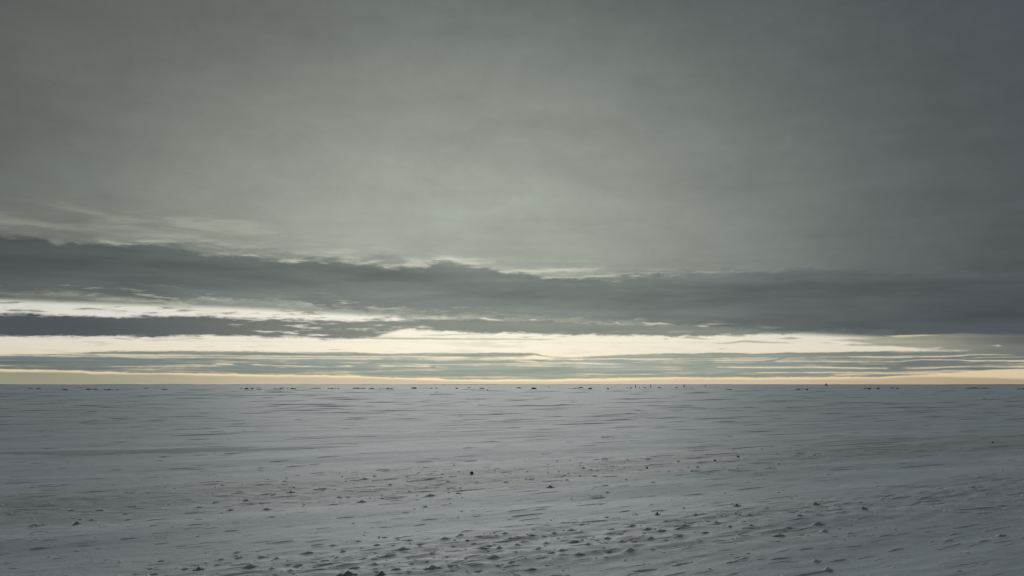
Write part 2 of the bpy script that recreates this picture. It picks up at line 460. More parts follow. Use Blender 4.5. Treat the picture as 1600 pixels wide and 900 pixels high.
def snow_material(name, base, dirt, dirt_lo, dirt_hi, rough=0.55, bump=0.35, belts=False, spec=0.5, sss=0.0):
    m, nt, b = material(name)
    L = nt.links.new
    geo = nt.nodes.new('ShaderNodeNewGeometry')
    mp = nt.nodes.new('ShaderNodeMapping')
    mp.vector_type = 'TEXTURE'
    mp.inputs['Rotation'].default_value = (0, 0, WIND)
    mp.inputs['Scale'].default_value = (3.0, 0.7, 1.0)
    L(geo.outputs['Position'], mp.inputs['Vector'])
    n1 = nt.nodes.new('ShaderNodeTexNoise')            # drift patches
    n1.inputs['Scale'].default_value = 1.1
    n1.inputs['Detail'].default_value = 6
    n1.inputs['Roughness'].default_value = 0.65
    L(mp.outputs[0], n1.inputs['Vector'])
    n2 = nt.nodes.new('ShaderNodeTexNoise')            # grain of the crust
    n2.inputs['Scale'].default_value = 22
    n2.inputs['Detail'].default_value = 5
    n2.inputs['Roughness'].default_value = 0.75
    L(geo.outputs['Position'], n2.inputs['Vector'])
    # blown dust caught in the crust
    mr = nt.nodes.new('ShaderNodeMapRange')
    mr.inputs['From Min'].default_value = dirt_lo
    mr.inputs['From Max'].default_value = dirt_hi
    add = nt.nodes.new('ShaderNodeMath'); add.operation = 'ADD'
    mul = nt.nodes.new('ShaderNodeMath'); mul.operation = 'MULTIPLY_ADD'
    L(n2.outputs['Fac'], mul.inputs[0]); mul.inputs[1].default_value = 0.6; mul.inputs[2].default_value = -0.3
    L(n1.outputs['Fac'], add.inputs[0]); L(mul.outputs[0], add.inputs[1])
    fac = add.outputs[0]
    if belts:
        sep = nt.nodes.new('ShaderNodeSeparateXYZ')
        L(geo.outputs['Position'], sep.inputs[0])
        mx = nt.nodes.new('ShaderNodeMath'); mx.operation = 'MULTIPLY'; mx.inputs[1].default_value = -SW
        my = nt.nodes.new('ShaderNodeMath'); my.operation = 'MULTIPLY_ADD'; my.inputs[1].default_value = CW
        L(sep.outputs[0], mx.inputs[0]); L(sep.outputs[1], my.inputs[0]); L(mx.outputs[0], my.inputs[2])
        wob = nt.nodes.new('ShaderNodeMath'); wob.operation = 'MULTIPLY_ADD'; wob.inputs[1].default_value = 3.0
        L(n1.outputs['Fac'], wob.inputs[0]); L(my.outputs[0], wob.inputs[2])
        sub = nt.nodes.new('ShaderNodeMath'); sub.operation = 'SUBTRACT'; sub.inputs[1].default_value = 1.5
        L(wob.outputs[0], sub.inputs[0])
        mr2 = nt.nodes.new('ShaderNodeMapRange')
        mr2.inputs['From Min'].default_value = 0; mr2.inputs['From Max'].default_value = 40
        L(sub.outputs[0], mr2.inputs['Value'])
        cr = nt.nodes.new('ShaderNodeFloatCurve')
        pts = [(0, .35), (5.6, .36), (6.8, .47), (8.6, .48), (9.6, .36), (11.4, .36), (12.4, .56), (14.8, .68), (16.4, .58), (18, .40), (26, .38), (40, .42)]
        c = cr.mapping.curves[0]
        while len(c.points) < len(pts): c.points.new(.5, .5)
        for p, (x, y) in zip(c.points, pts):
            p.location = (x / 40, y); p.handle_type = 'AUTO_CLAMPED'
        cr.mapping.update()
        L(mr2.outputs[0], cr.inputs['Value'])
        a2 = nt.nodes.new('ShaderNodeMath'); a2.operation = 'MULTIPLY_ADD'; a2.inputs[1].default_value = 1.0
        L(cr.outputs[0], a2.inputs[0]); L(fac, a2.inputs[2])
        fac = a2.outputs[0]
    L(fac, mr.inputs['Value'])
    mixn = nt.nodes.new('ShaderNodeMix'); mixn.data_type = 'RGBA'
    L(mr.outputs[0], mixn.inputs[0])
    mixn.inputs[6].default_value = (*base, 1)
    mixn.inputs[7].default_value = (*dirt, 1)
    L(mixn.outputs[2], b.inputs['Base Color'])
    b.inputs['Roughness'].default_value = rough
    if sss:                                            # light soaks through small lumps of snow
        b.inputs['Subsurface Weight'].default_value = sss
        b.inputs['Subsurface Radius'].default_value = (1.0, 1.0, 1.0)
        b.inputs['Subsurface Scale'].default_value = 0.09
        b.inputs['Subsurface Anisotropy'].default_value = 0.6
    b.inputs['Specular IOR Level'].default_value = spec
    bu = nt.nodes.new('ShaderNodeBump')
    bu.inputs['Strength'].default_value = bump
    bu.inputs['Distance'].default_value = 0.02
    L(n2.outputs['Fac'], bu.inputs['Height'])
    L(bu.outputs[0], b.inputs['Normal'])
    return m


SNOW = snow_material('wind_packed_snow', (0.585, 0.675, 0.75), (0.42, 0.44, 0.44), 0.88, 1.35, rough=0.72, spec=0.55, bump=0.36, belts=True)
RIDGE = snow_material('dusted_ridge_snow', (0.68, 0.73, 0.77), (0.62, 0.65, 0.66), 0.40, 0.80, rough=0.70, spec=0.6, sss=0.9, bump=0.13)
MOUND = snow_material('frozen_earth_under_frost', (0.60, 0.64, 0.67), (0.50, 0.51, 0.51), 0.35, 0.75, rough=0.70, spec=0.6, sss=0.9, bump=0.1)
STRIP_GREY = snow_material('darker_grey', (0.44, 0.50, 0.55), (0.39, 0.44, 0.48), 0.35, 0.75, rough=0.78, spec=0.35, bump=0.1)
CLOD = snow_material('frozen_earth', (0.42, 0.425, 0.43), (0.28, 0.275, 0.27), 0.35, 0.70, rough=0.85, spec=0.3, bump=0.3)
STONE = snow_material('dark_stone', (0.15, 0.148, 0.15), (0.07, 0.068, 0.068), 0.35, 0.65, rough=0.9, spec=0.2, bump=0.6)  # base lifted a little, standing in for haze over the far rocks
EARTH = snow_material('far_dark_land', (0.09, 0.08, 0.072), (0.05, 0.045, 0.04), 0.35, 0.65, rough=0.95, spec=0.1)
WOOD = snow_material('weathered_wood', (0.06, 0.05, 0.042), (0.03, 0.026, 0.022), 0.35, 0.65, rough=0.9, spec=0.1)


# ------------------------------------------------------------------ relief of the plain
_perm = rng.permutation(4096)
_gx = np.cos(np.linspace(0, 2 * np.pi, 4096, endpoint=False))
_gy = np.sin(np.linspace(0, 2 * np.pi, 4096, endpoint=False))


def perlin(x, y, seed=0):
    x = np.asarray(x, float); y = np.asarray(y, float)
    xi = np.floor(x).astype(int); yi = np.floor(y).astype(int)
    fx = x - xi; fy = y - yi
    u = fx * fx * fx * (fx * (fx * 6 - 15) + 10); v = fy * fy * fy * (fy * (fy * 6 - 15) + 10)
    def g(ix, iy, dx, dy):
        h = _perm[(_perm[(ix + seed * 57) & 4095] + iy) & 4095]
        return _gx[h] * dx + _gy[h] * dy
    a = g(xi, yi, fx, fy); b = g(xi + 1, yi, fx - 1, fy)
    c = g(xi, yi + 1, fx, fy - 1); d = g(xi + 1, yi + 1, fx - 1, fy - 1)
    return (a + u * (b - a)) * (1 - v) + (c + u * (d - c)) * v


def belt(s):
    """how broken the crust is, across the wind: two rough belts and smooth lanes"""
    s = np.asarray(s, float)
    return np.exp(-((s - 14.2) / 2.2) ** 2) * 0.8 + np.exp(-((s - 7.8) / 1.15) ** 2)


def height(x, y):
    x = np.asarray(x, float); y = np.asarray(y, float)
    r = np.hypot(x, y)
    a = x * CW + y * SW
    s = -x * SW + y * CW
    z = 0.055 * perlin(a / 9.0, s / 3.2, 1) + 0.03 * perlin(a / 3.1, s / 1.1, 2)
    fine = np.clip(1.2 - r / 45.0, 0, 1)
    rip = 1 - np.abs(perlin(a / 0.9, s / 0.26, 3)) * 2
    z = z + fine * 0.010 * rip * (0.5 + 0.8 * belt(s)) + fine * belt(s) * 0.018 * perlin(a / 0.22, s / 0.16, 4)
    far = np.clip(1.5 - r / 120.0, 0.0, 1)
    return z * far - 0.012


def link_mesh(name, verts, faces, mat, parent=None, smooth=True):
    me = bpy.data.meshes.new(name)
    me.from_pydata(verts, [], faces)
    me.materials.append(mat)
    if smooth:
        me.polygons.foreach_set('use_smooth', [True] * len(me.polygons))
    me.update()
    o = bpy.data.objects.new(name, me)
    COL.objects.link(o)
    if parent: o.parent = parent
    return o


def tag(o, label, cat, group=None):
    o['label'] = label
    o['category'] = cat
    if group: o['group'] = group
    return o


# ------------------------------------------------------------------ the plain: one sheet to the horizon
rr = [2.0]
while rr[-1] < 70: rr.append(rr[-1] * 1.0062)
while rr[-1] < 26000: rr.append(rr[-1] * 1.06)
rr = np.array(rr)
fine_az = np.radians(np.arange(-42, 42.01, 0.16))
rest = np.radians(np.arange(46, 315, 4.0))
az = np.concatenate([fine_az, rest])
A, RR = np.meshgrid(az, rr)
X = np.sin(A) * RR; Y = np.cos(A) * RR
Z = height(X, Y)
nr, na = X.shape
verts = np.stack([X.ravel(), Y.ravel(), Z.ravel()], 1)
verts = np.vstack([verts, [[0, 0, -0.01]]])
i = np.arange(nr - 1)[:, None] * na; j = np.arange(na)[None, :]; j2 = (j + 1) % na
quads = np.stack([(i + j), (i + j2), (i + na + j2), (i + na + j)], -1).reshape(-1, 4)[:, ::-1]
tris = np.stack([np.full(na, len(verts) - 1), (np.arange(na) + 1) % na, np.arange(na)], 1)
me = bpy.data.meshes.new('snow_plain')
me.vertices.add(len(verts)); me.vertices.foreach_set('co', verts.astype(np.float32).ravel())
nl = quads.size + tris.size
me.loops.add(nl)
me.loops.foreach_set('vertex_index', np.concatenate([quads.ravel(), tris.ravel()]).astype(np.int32))
me.polygons.add(len(quads) + len(tris))
starts = np.concatenate([np.arange(len(quads)) * 4, len(quads) * 4 + np.arange(len(tris)) * 3]).astype(np.int32)
me.polygons.foreach_set('loop_start', starts)
me.polygons.foreach_set('use_smooth', np.ones(len(quads) + len(tris), bool))
me.update(calc_edges=True); me.validate()
me.materials.append(SNOW)
plain = bpy.data.objects.new('snow_plain', me)
COL.objects.link(plain)
plain['kind'] = 'structure'
plain['label'] = 'flat wind-packed snow plain reaching to the horizon'

# far low land that draws a thin dark line along the horizon
n = 200
av = np.radians(np.linspace(-60, 60, n))
vs, fs = [], []
for k, a_ in enumerate(av):
    h = 3.4 + 1.6 * float(perlin(k * 0.11, 3.3, 5)) + 0.9 * float(perlin(k * 0.53, 1.3, 6))
    for r_, z_ in ((6900, -1.0), (7000, h * 0.9), (7060, h), (7600, -1.0)):
        vs.append((math.sin(a_) * r_, math.cos(a_) * r_, z_))
for k in range(n - 1):
    for q in range(3):
        fs.append((k * 4 + q, k * 4 + q + 1, k * 4 + q + 5, k * 4 + q + 4))
land = link_mesh('far_low_land', vs, fs, EARTH)
land['kind'] = 'structure'
land['label'] = 'low dark land drawing a thin line along the horizon'


# ------------------------------------------------------------------ wind ridges
def ridge_geometry(x, y, length, h, w, rnd, stations=9, turn=0.0):
    """a low wind-cut ridge: steep towards the camera side, long gentle back"""
    ca, sa = math.cos(WIND + turn), math.sin(WIND + turn)
    ph = rnd.random() * 50
    vs, fs = [], []
    skew = 0.35 + 0.3 * rnd.random()
    for k in range(stations):
        t = k / (stations - 1)
        tt = t ** (math.log(0.5) / math.log(skew))
        e = math.sin(math.pi * min(max(tt, 0.001), 0.999)) ** 0.8
        e *= 0.75 + 0.5 * rnd.random() if 0 < k < stations - 1 else 1.0
        off = 0.10 * w * math.sin(ph + t * 5.0) + 0.06 * w * (rnd.random() - 0.5)
        L_ = (t - 0.5) * length
        for bw, bz in ((-0.22, None), (0.16, 0.66), (0.42, 1.0), (1.2, None)):
            b_ = bw * w * (0.4 + 0.6 * e) + off
            px, py = x + ca * L_ - sa * b_, y + sa * L_ + ca * b_
            vs.append((px, py, -0.006 if bz is None else h * e * bz - (0.004 if e < 0.05 else 0)))
    va = np.array(vs)
    va[:, 2] += height(va[:, 0], va[:, 1])
    vs = va.tolist()
    for k in range(stations - 1):
        for q in range(3):
            a_ = k * 4 + q
            fs.append((a_, a_ + 4, a_ + 5, a_ + 1))
    return vs, fs


rnd = random.Random(21)
specs = []                                     # px, py, length px, height px
# the longest ones, measured
for px, py, lp, hp in ((300, 694, 160, 1.8), (480, 698.5, 200, 2.6), (836, 682, 160, 2.8), (470, 632, 130, 1.6), (640, 641.5, 130, 1.6),
                       (920, 661.5, 120, 1.6), (1280, 622, 90, 1.2), (1240, 642.5, 210, 1.0), (80, 641.5, 180, 1.6), (20, 797, 40, 3.2), (63, 797, 22, 2.4), (86, 791.5, 34, 2.6),
                       (1382, 693.5, 50, 1.8), (1408, 694.5, 20, 1.6), (1262, 857, 28, 2.6), (64, 857, 40, 3.2), (30, 721, 44, 2.0), (70, 672, 40, 1.8),
                       (1310, 872, 30, 3), (1220, 872, 32, 3), (1068, 880, 36, 3.4), (1160, 873, 34, 3.2), (1010, 889, 40, 3.4), (865, 898, 34, 4), (1402, 855, 30, 3),
                       (1530, 794, 70, 2.6), (1400, 780, 60, 2.4), (204, 842, 34, 2.6), (438, 846, 52, 2.4), (815, 872, 30, 2.8), (848, 874, 22, 2.6), (882, 870, 16, 3), (935, 776, 28, 2.4),
                       (655, 751, 40, 2), (150, 767, 50, 2.4), (60, 775, 70, 1.8), (500, 763.5, 24, 2.4), (1188, 725, 40, 1.6), (1130, 709, 60, 1.6), (1040, 712, 60, 1.4),
                       (520, 882, 60, 4.5), (607, 871, 36, 3), (1480, 842, 24, 2.8), (1540, 842, 22, 2.6), (1495, 832, 18, 2.4), (1585, 772, 22, 2.4), (1533, 747, 12, 2.2), (1270, 891, 70, 3)):
    specs.append((px, py, lp, hp, 0.03))
while len(specs) < 2600:
    px = rnd.uniform(-250, 1850)
    py = 601 + 299 * rnd.random() ** 1.15 + 4
    x, y = ground_at(px, py)
    s = -x * SW + y * CW
    b_ = float(belt(s))
    if y < 40 and rnd.random() > 0.45 + 0.55 * b_: continue
    hp = 0.3 + 0.9 * rnd.random() ** 2.8
    lp = rnd.uniform(8, 34) + 50 * rnd.random() ** 3.5
    if py < 700: lp *= 1.6; hp *= 0.8
    if py > 790: hp *= 1.1
    specs.append((px, py, lp, hp, 0.0))

built = []
for px, py, lp, hp, bonus in specs:
    x, y = ground_at(px, py)
    d = y
    # a slanted ridge shows shorter than it is
    foreshort = abs(CW - (x / d) * SW)
    length = min(max(lp * d / F / max(foreshort, 0.35), 0.10), 9.0)
    h = min(hp * d / F * (0.6 if bonus else 1.0), 0.16)
    if d > 60: h = min(h, 0.13)
    w = max(h * (3.5 + 3 * rnd.random()), 0.05)
    if bonus and lp > 150 and py > 660: w = 0.45
    built.append((lp * hp + (1e6 if bonus else 0), px, py, x, y, length, h, w))
built.sort(reverse=True)
in_view = [b for b in built if 4 < b[1] < 1596 and b[2] < 899]
first = set(id(b) for b in in_view[:300])
rv, rf = [], []
for b in built:
    size, px, py, x, y, length, h, w = b
    vs, fs = ridge_geometry(x, y, length, h, w, rnd, 11 if size > 1e5 else 8, rnd.gauss(0, 0.07))
    if id(b) in first:
        link_mesh('snow_ridge', vs, fs, RIDGE, plain)
    else:
        o_ = len(rv)
        rv += vs
        rf += [tuple(q + o_ for q in f) for f in fs]
small = link_mesh('small_snow_ridges', rv, rf, RIDGE, plain)
small['kind'] = 'stuff'

# long ragged strip in a darker grey, laid just over the snow
def grey_strip(p0, p1, width, seed):
    r_ = random.Random(seed)
    (x0, y0), (x1, y1) = ground_at(*p0), ground_at(*p1)
    L_ = math.hypot(x1 - x0, y1 - y0)
    ux, uy = (x1 - x0) / L_, (y1 - y0) / L_
    n_, m_ = int(L_ / 0.10), 7
    vs, fs = [], []
    for k in range(n_ + 1):
        t = k / n_
        e = math.sin(math.pi * t) ** 0.7
        wa = width * e * (0.62 + 0.5 * float(perlin(t * L_ * 0.8, seed, 7)) + 0.35 * float(perlin(t * L_ * 3.1, seed + .5, 8)))
        mid = 0.35 * width * float(perlin(t * L_ * 0.35, seed + 2.5, 9))
        for q in range(m_):
            b_ = mid + (q / (m_ - 1) - 0.5) * max(wa, 0.01)
            vs.append((x0 + ux * t * L_ - uy * b_, y0 + uy * t * L_ + ux * b_, 0.016 * e * (1 - (2 * q / (m_ - 1) - 1) ** 2) - 0.004))
    va = np.array(vs)
    va[:, 2] += height(va[:, 0], va[:, 1])
    for k in range(n_):
        for q in range(m_ - 1):
            a_ = k * m_ + q
            fs.append((a_, a_ + m_, a_ + m_ + 1, a_ + 1))
    link_mesh('long_grey_strip', va.tolist(), fs, STRIP_GREY, plain)


grey_strip((-160, 711), (560, 698), 3.0, 3)

# crumbs of crust scattered over the rough belts
cv, cf = [], []
cnt = 0
while cnt < 2300:
    px = rnd.uniform(-200, 1800); py = rnd.uniform(690, 925)
    x, y = ground_at(px, py)
    s = -x * SW + y * CW
    if rnd.random() > float(belt(s)) + 0.05: continue
    cnt += 1
    h = (0.003 + 0.012 * rnd.random() ** 2.5) * (0.7 + y / 22.0)
    rad = h * rnd.uniform(1.0, 2.2)
    g = float(height(x, y))
    o_ = len(cv)
    n = 5
    t0 = rnd.random() * 6
    for k in range(n):
        a_ = t0 + k * 2 * math.pi / n
        q = rad * rnd.uniform(0.7, 1.3)
        cv.append((x + math.cos(a_) * q * 1.4, y + math.sin(a_) * q, g - 0.004))
    cv.append((x + rnd.uniform(-.3, .3) * rad, y + rnd.uniform(-.2, .3) * rad, g + h))
    for k in range(n):
        cf.append((o_ + k, o_ + (k + 1) % n, o_ + n))
crumbs = link_mesh('crust_crumbs', cv, cf, RIDGE, plain, smooth=False)
crumbs['kind'] = 'stuff'


# ------------------------------------------------------------------ peaked lumps of frozen ground
def lump_mesh(seed, tail, jag):
    """unit lump: 1 wide, 1 high, pointed, with hollow flanks and a low tail down the wind"""
    r_ = random.Random(seed)
    seg = 14
    prof = ((1.15, -0.12), (0.86, 0.06), (0.60, 0.24), (0.36, 0.52), (0.17, 0.82))
    vs = []
    lob = [1 + 0.35 * (r_.random() - 0.5) for _ in range(seg)]
    px, py = r_.uniform(-.08, .08), r_.uniform(-.05, .08)
    for k, (rad, z) in enumerate(prof):
        for q in range(seg):
            a_ = 2 * math.pi * q / seg
            st = 1 + tail * max(0, math.cos(a_)) ** 2 * rad + 0.4 * tail * max(0, -math.cos(a_)) ** 2 * rad
            rr_ = rad * 0.5 * lob[q] * (1 + jag * (r_.random() - 0.5))
            zz = z * (1 + jag * (r_.random() - 0.5)) if k else z
            vs.append((math.cos(a_) * rr_ * st + px * z, math.sin(a_) * rr_ * 0.8 + py * z, zz))
    vs.append((px, py, 1.0))
    fs = []
    for k in range(len(prof) - 1):
        for q in range(seg):
            a_, b_ = k * seg + q, k * seg + (q + 1) % seg
            fs.append((a_, b_, b_ + seg, a_ + seg))
    top = (len(prof) - 1) * seg
    for q in range(seg):
        fs.append((top + q, top + (q + 1) % seg, len(vs) - 1))
    for e_ in range(seed % 3):                  # lesser peaks grown into the flank
        sc_ = r_.uniform(0.35, 0.62)
        ox, oy = r_.choice((-1, 1)) * r_.uniform(0.28, 0.5), r_.uniform(-0.25, 0.15)
        n0, base = len(vs), vs[:len(prof) * seg + 1]
        vs += [(x_ * sc_ + ox, y_ * sc_ + oy, z_ * sc_ - 0.04) for x_, y_, z_ in base]
        fs += [tuple(q + n0 for q in f) for f in fs[:(len(prof) - 1) * seg + seg]]
    me_ = bpy.data.meshes.new('frozen_lump')
    me_.from_pydata(vs, [], fs)
    me_.polygons.foreach_set('use_smooth', [True] * len(me_.polygons))
    me_.update()
    return me_


LUMPS = [lump_mesh(100 + k, 0.3 + 0.25 * (k % 4), 0.35) for k in range(8)]
for m_ in LUMPS: m_.materials.append(MOUND)
DARKS = [m_.copy() for m_ in LUMPS[:3]]
for m_ in DARKS:
    m_.materials.clear(); m_.materials.append(CLOD)


def place(me_, name, px, py, wp, hp, wide=1.25):
    x, y = ground_at(px, py)
    o = bpy.data.objects.new(name, me_)
    COL.objects.link(o)
    k = y / F
    o.location = (x, y, float(height(x, y)))
    o.scale = (wp * k * wide, wp * k * 0.95, hp * k * rnd.uniform(0.55, 0.85))
    o.rotation_euler = (0, 0, WIND + rnd.gauss(0, 0.25))
    return o


NAMED = [  # px, base py, width px, height px, dark, label
    (1275, 790.5, 13, 7, 1, 'dark pointed lump, left of the two sharp dark peaks right of centre'),
    (1350, 797.5, 13, 7, 1, 'dark pointed lump, right of the two sharp dark peaks right of centre'),
    (1278, 820, 26, 8, 0, 'broad grey lump with long flanks below the two sharp dark peaks'),
    (1287, 830, 18, 5, 0, 'low grey lump just below the broad long-flanked lump'),
    (1217, 838, 18, 7, 0, 'pointed grey lump left of and below the broad long-flanked lump'),
    (1293, 886, 18, 9, 0, 'large pale lump near the bottom edge below the two sharp peaks'),
    (1222, 901, 18, 10, 0, 'lump cut by the bottom edge at the right of the rough belt'),
    (1562, 833.5, 18, 5, 0, 'lone low lump near the right edge of the snow'),
    (1498, 888, 9, 4, 0, 'lone small lump near the bottom right corner'),
    (1071, 823.5, 26, 6, 0, 'wide flat-flanked lump at the right end of the rough foreground belt'),
    (1152, 792, 10, 6, 1, 'dark small lump above the right end of the rough foreground belt'),
    (1027, 805.5, 7, 5, 1, 'dark little lump standing above the middle of the rough belt'),
    (1017, 844, 12, 8, 0, 'tall peaked lump, tallest in the right half of the rough belt'),
    (985, 862, 20, 7, 0, 'broad shallow lump with a long tail below the tall peaked one'),
    (892, 829, 18, 6, 0, 'long-tailed grey lump at the upper edge of the rough belt'),
    (630, 860.5, 18, 6, 0, 'broad peaked lump left of the middle of the rough belt'),
    (536, 861.5, 13, 6, 0, 'sharp dark-tipped lump, left of the broad peaked lump'),
    (677, 891, 18, 9, 0, 'tall lump near the bottom edge left of centre'),
    (772, 874, 20, 9, 0, 'large pale lump near the bottom, just left of centre'),
    (545, 901, 22, 9, 1, 'dark brown lump cut by the bottom edge, larger of two'),
    (596, 901, 14, 8, 1, 'dark brown lump cut by the bottom edge, smaller of two'),
    (391, 884, 24, 8, 0, 'wide peaked lump near the bottom left, largest there'),
    (311, 887, 12, 7, 1, 'dark peaked lump near the bottom left, beside the wide one'),
    (120, 818, 9, 6, 1, 'dark small peaked lump near the left edge'),
    (56, 820, 20, 5, 0, 'low long lump closest to the left edge'),
    (455, 769, 8, 5, 1, 'dark little lump on the far rough belt, left of centre'),
    (860, 761, 9, 5, 1, 'dark little lump on the far rough belt, right of centre'),
    (671, 774.5, 10, 5, 0, 'pale small lump at the lower edge of the far rough belt'),
    (565, 783, 15, 5, 0, 'double-tailed small lump in the smooth lane left of centre'),
]
for k, (px, py, wp, hp, dark, label) in enumerate(NAMED):
    o = place(DARKS[k % 3] if dark == 1 else LUMPS[k % 8], 'frozen_lump', px, py, wp, hp)
    tag(o, label, 'lump', 'peaked lumps on the snow')

NEAR = [(183, 899, 14, 7), (230, 900, 9, 6), (240, 893, 9, 5), (290, 885, 10, 5), (236, 885, 9, 4), (252, 873, 8, 4), (370, 861, 9, 5), (373, 869, 8, 5), (346, 871, 6, 4),
        (589, 853, 9, 5), (482, 863, 12, 5), (433, 871, 14, 5), (408, 868, 9, 4), (466, 883, 13, 7), (451, 881, 8, 4), (506, 877, 8, 5), (493, 887, 12, 6), (555, 890, 14, 6),
        (569, 874, 10, 5), (678, 863, 10, 4), (704, 887, 10, 6), (695, 844, 14, 5), (788, 835, 7, 5), (764, 855, 10, 5), (798, 843, 12, 5), (740, 851, 9, 4), (754, 860, 14, 4),
        (780, 859, 12, 5), (728, 877, 10, 4), (643, 883, 10, 4), (798, 881, 10, 5), (747, 893, 12, 5), (910, 820, 8, 4), (956, 828, 9, 4), (987, 823, 12, 4), (970, 836, 8, 5),
        (1012, 828, 12, 5), (948, 809, 8, 3), (1032, 832, 10, 6), (991, 848, 9, 5), (972, 849, 10, 6), (949, 844, 10, 5), (896, 848, 12, 5), (919, 854, 10, 6), (853, 850, 8, 4),
        (808, 854, 10, 5), (860, 866, 10, 7), (878, 863, 12, 5), (952, 863, 10, 4), (1061, 841, 10, 5), (1086, 806, 8, 4), (1119, 819, 7, 5), (1140, 825, 9, 4), (1171, 807, 8, 3),
        (1197, 797, 6, 5), (1149, 805, 8, 3), (1156, 837, 16, 4), (1162, 818, 10, 3), (1231, 826, 12, 4), (1249, 809, 16, 4), (1275, 874, 16, 6), (1344, 786, 6, 3), (1310, 792, 7, 3),
        (601, 840, 7, 4), (640, 846, 8, 4), (720, 838, 8, 4), (830, 838, 9, 4), (866, 834, 8, 4), (520, 852, 8, 4), (560, 846, 8, 3), (655, 852, 8, 4), (840, 862, 10, 5), (905, 868, 10, 5),
        (620, 893, 12, 6), (830, 889, 12, 5), (585, 884, 10, 5), (425, 888, 12, 6), (340, 879, 8, 4), (1100, 834, 8, 4), (1040, 816, 8, 4)]
FARL = [(113, 794, 12, 4), (156, 794, 8, 4), (197, 801, 10, 4), (145, 811, 10, 4), (200, 811, 8, 3), (335, 784, 9, 4), (385, 781, 10, 5), (505, 765, 10, 3), (417, 796, 11, 5),
        (570, 748, 8, 3), (882, 743, 6, 3), (886, 751, 5, 4), (978, 750, 4, 3), (310, 792, 9, 4), (360, 797, 8, 4), (265, 786, 8, 3), (610, 757, 8, 3), (790, 752, 8, 3), (720, 765, 8, 3),
        (930, 745, 7, 3), (1060, 722, 6, 3), (1090, 732, 6, 3), (640, 766, 8, 3), (530, 775, 8, 4), (700, 752, 7, 3), (1216, 726, 6, 3), (1518, 763, 8, 3), (830, 748, 7, 3)]
ANCHORS = {0: 'left sharp dark peak', 1: 'right sharp dark peak', 2: 'broad long-flanked lump', 5: 'large pale lump at bottom right',
           9: 'wide flat-flanked lump', 10: 'dark small lump at the belt end', 11: 'dark little lump above the belt', 12: 'tall peaked lump right of centre',
           13: 'broad long-tailed shallow lump', 14: 'grey lump at the belt top edge', 15: 'broad peaked lump left of centre', 16: 'sharp dark-tipped lump', 17: 'tall lump at bottom left of centre',
           18: 'large pale lump at bottom centre', 19: 'larger brown lump at bottom edge', 20: 'smaller brown lump at bottom edge', 21: 'wide peaked lump at bottom left',
           22: 'dark peaked lump at bottom left', 23: 'dark peaked lump by the left edge', 24: 'low long lump by the left edge', 25: 'dark lump of the far belt, left',
           26: 'dark lump of the far belt, right', 27: 'pale lump below the far belt', 28: 'double-tailed lump of the smooth lane', 7: 'lone low lump by the right edge'}
EXTRA = [((737, 740), 'lone dark stone'), ((1153, 715), 'small dark stone farthest right'), ((1117, 722), 'flat grey stone'), ((1011, 732), 'small dark stone right of centre')]
ORD = ['nearest', 'second', 'third', 'fourth', 'fifth', 'sixth', 'seventh', 'eighth', 'ninth', 'tenth', 'eleventh', 'twelfth']


def relative_labels(items):
    """words that single out each small lump: which one, on which side of which easily found neighbour"""
    anchors = [((NAMED[k][0], NAMED[k][1]), t) for k, t in ANCHORS.items()] + EXTRA
    slots = {}
    for k, (px, py, wp, hp) in enumerate(items):
        d, (q, t) = min((math.hypot(px - q[0], 1.6 * (py - q[1])), (q, t)) for q, t in anchors)
        dx, dy = px - q[0], 1.6 * (py - q[1])
        side = ('left of' if dx < 0 else 'right of') if abs(dx) > abs(dy) else ('behind' if dy < 0 else 'in front of')
        slots.setdefault((t, side), []).append((d, k))
    out = {}
    for (t, side), l in slots.items():
        l.sort()
        for n_, (d, k) in enumerate(l):
            which = '' if len(l) == 1 else ORD[min(n_, 11)] + ' '
            out[k] = f'{which}small grey lump {side} the {t}'
    return out


REL = relative_labels(NEAR + FARL)
for k, (px, py, wp, hp) in enumerate(NEAR):
    o = place(LUMPS[(k * 3 + 1) % 8], 'frozen_lump', px, py, wp, hp)
    tag(o, REL[k], 'lump', 'small lumps of the foreground belt')
for k, (px, py, wp, hp) in enumerate(FARL):
    o = place(LUMPS[(k * 5 + 2) % 8], 'frozen_lump', px, py, wp, hp)
    tag(o, REL[len(NEAR) + k], 'lump', 'tiny lumps of the far belt')


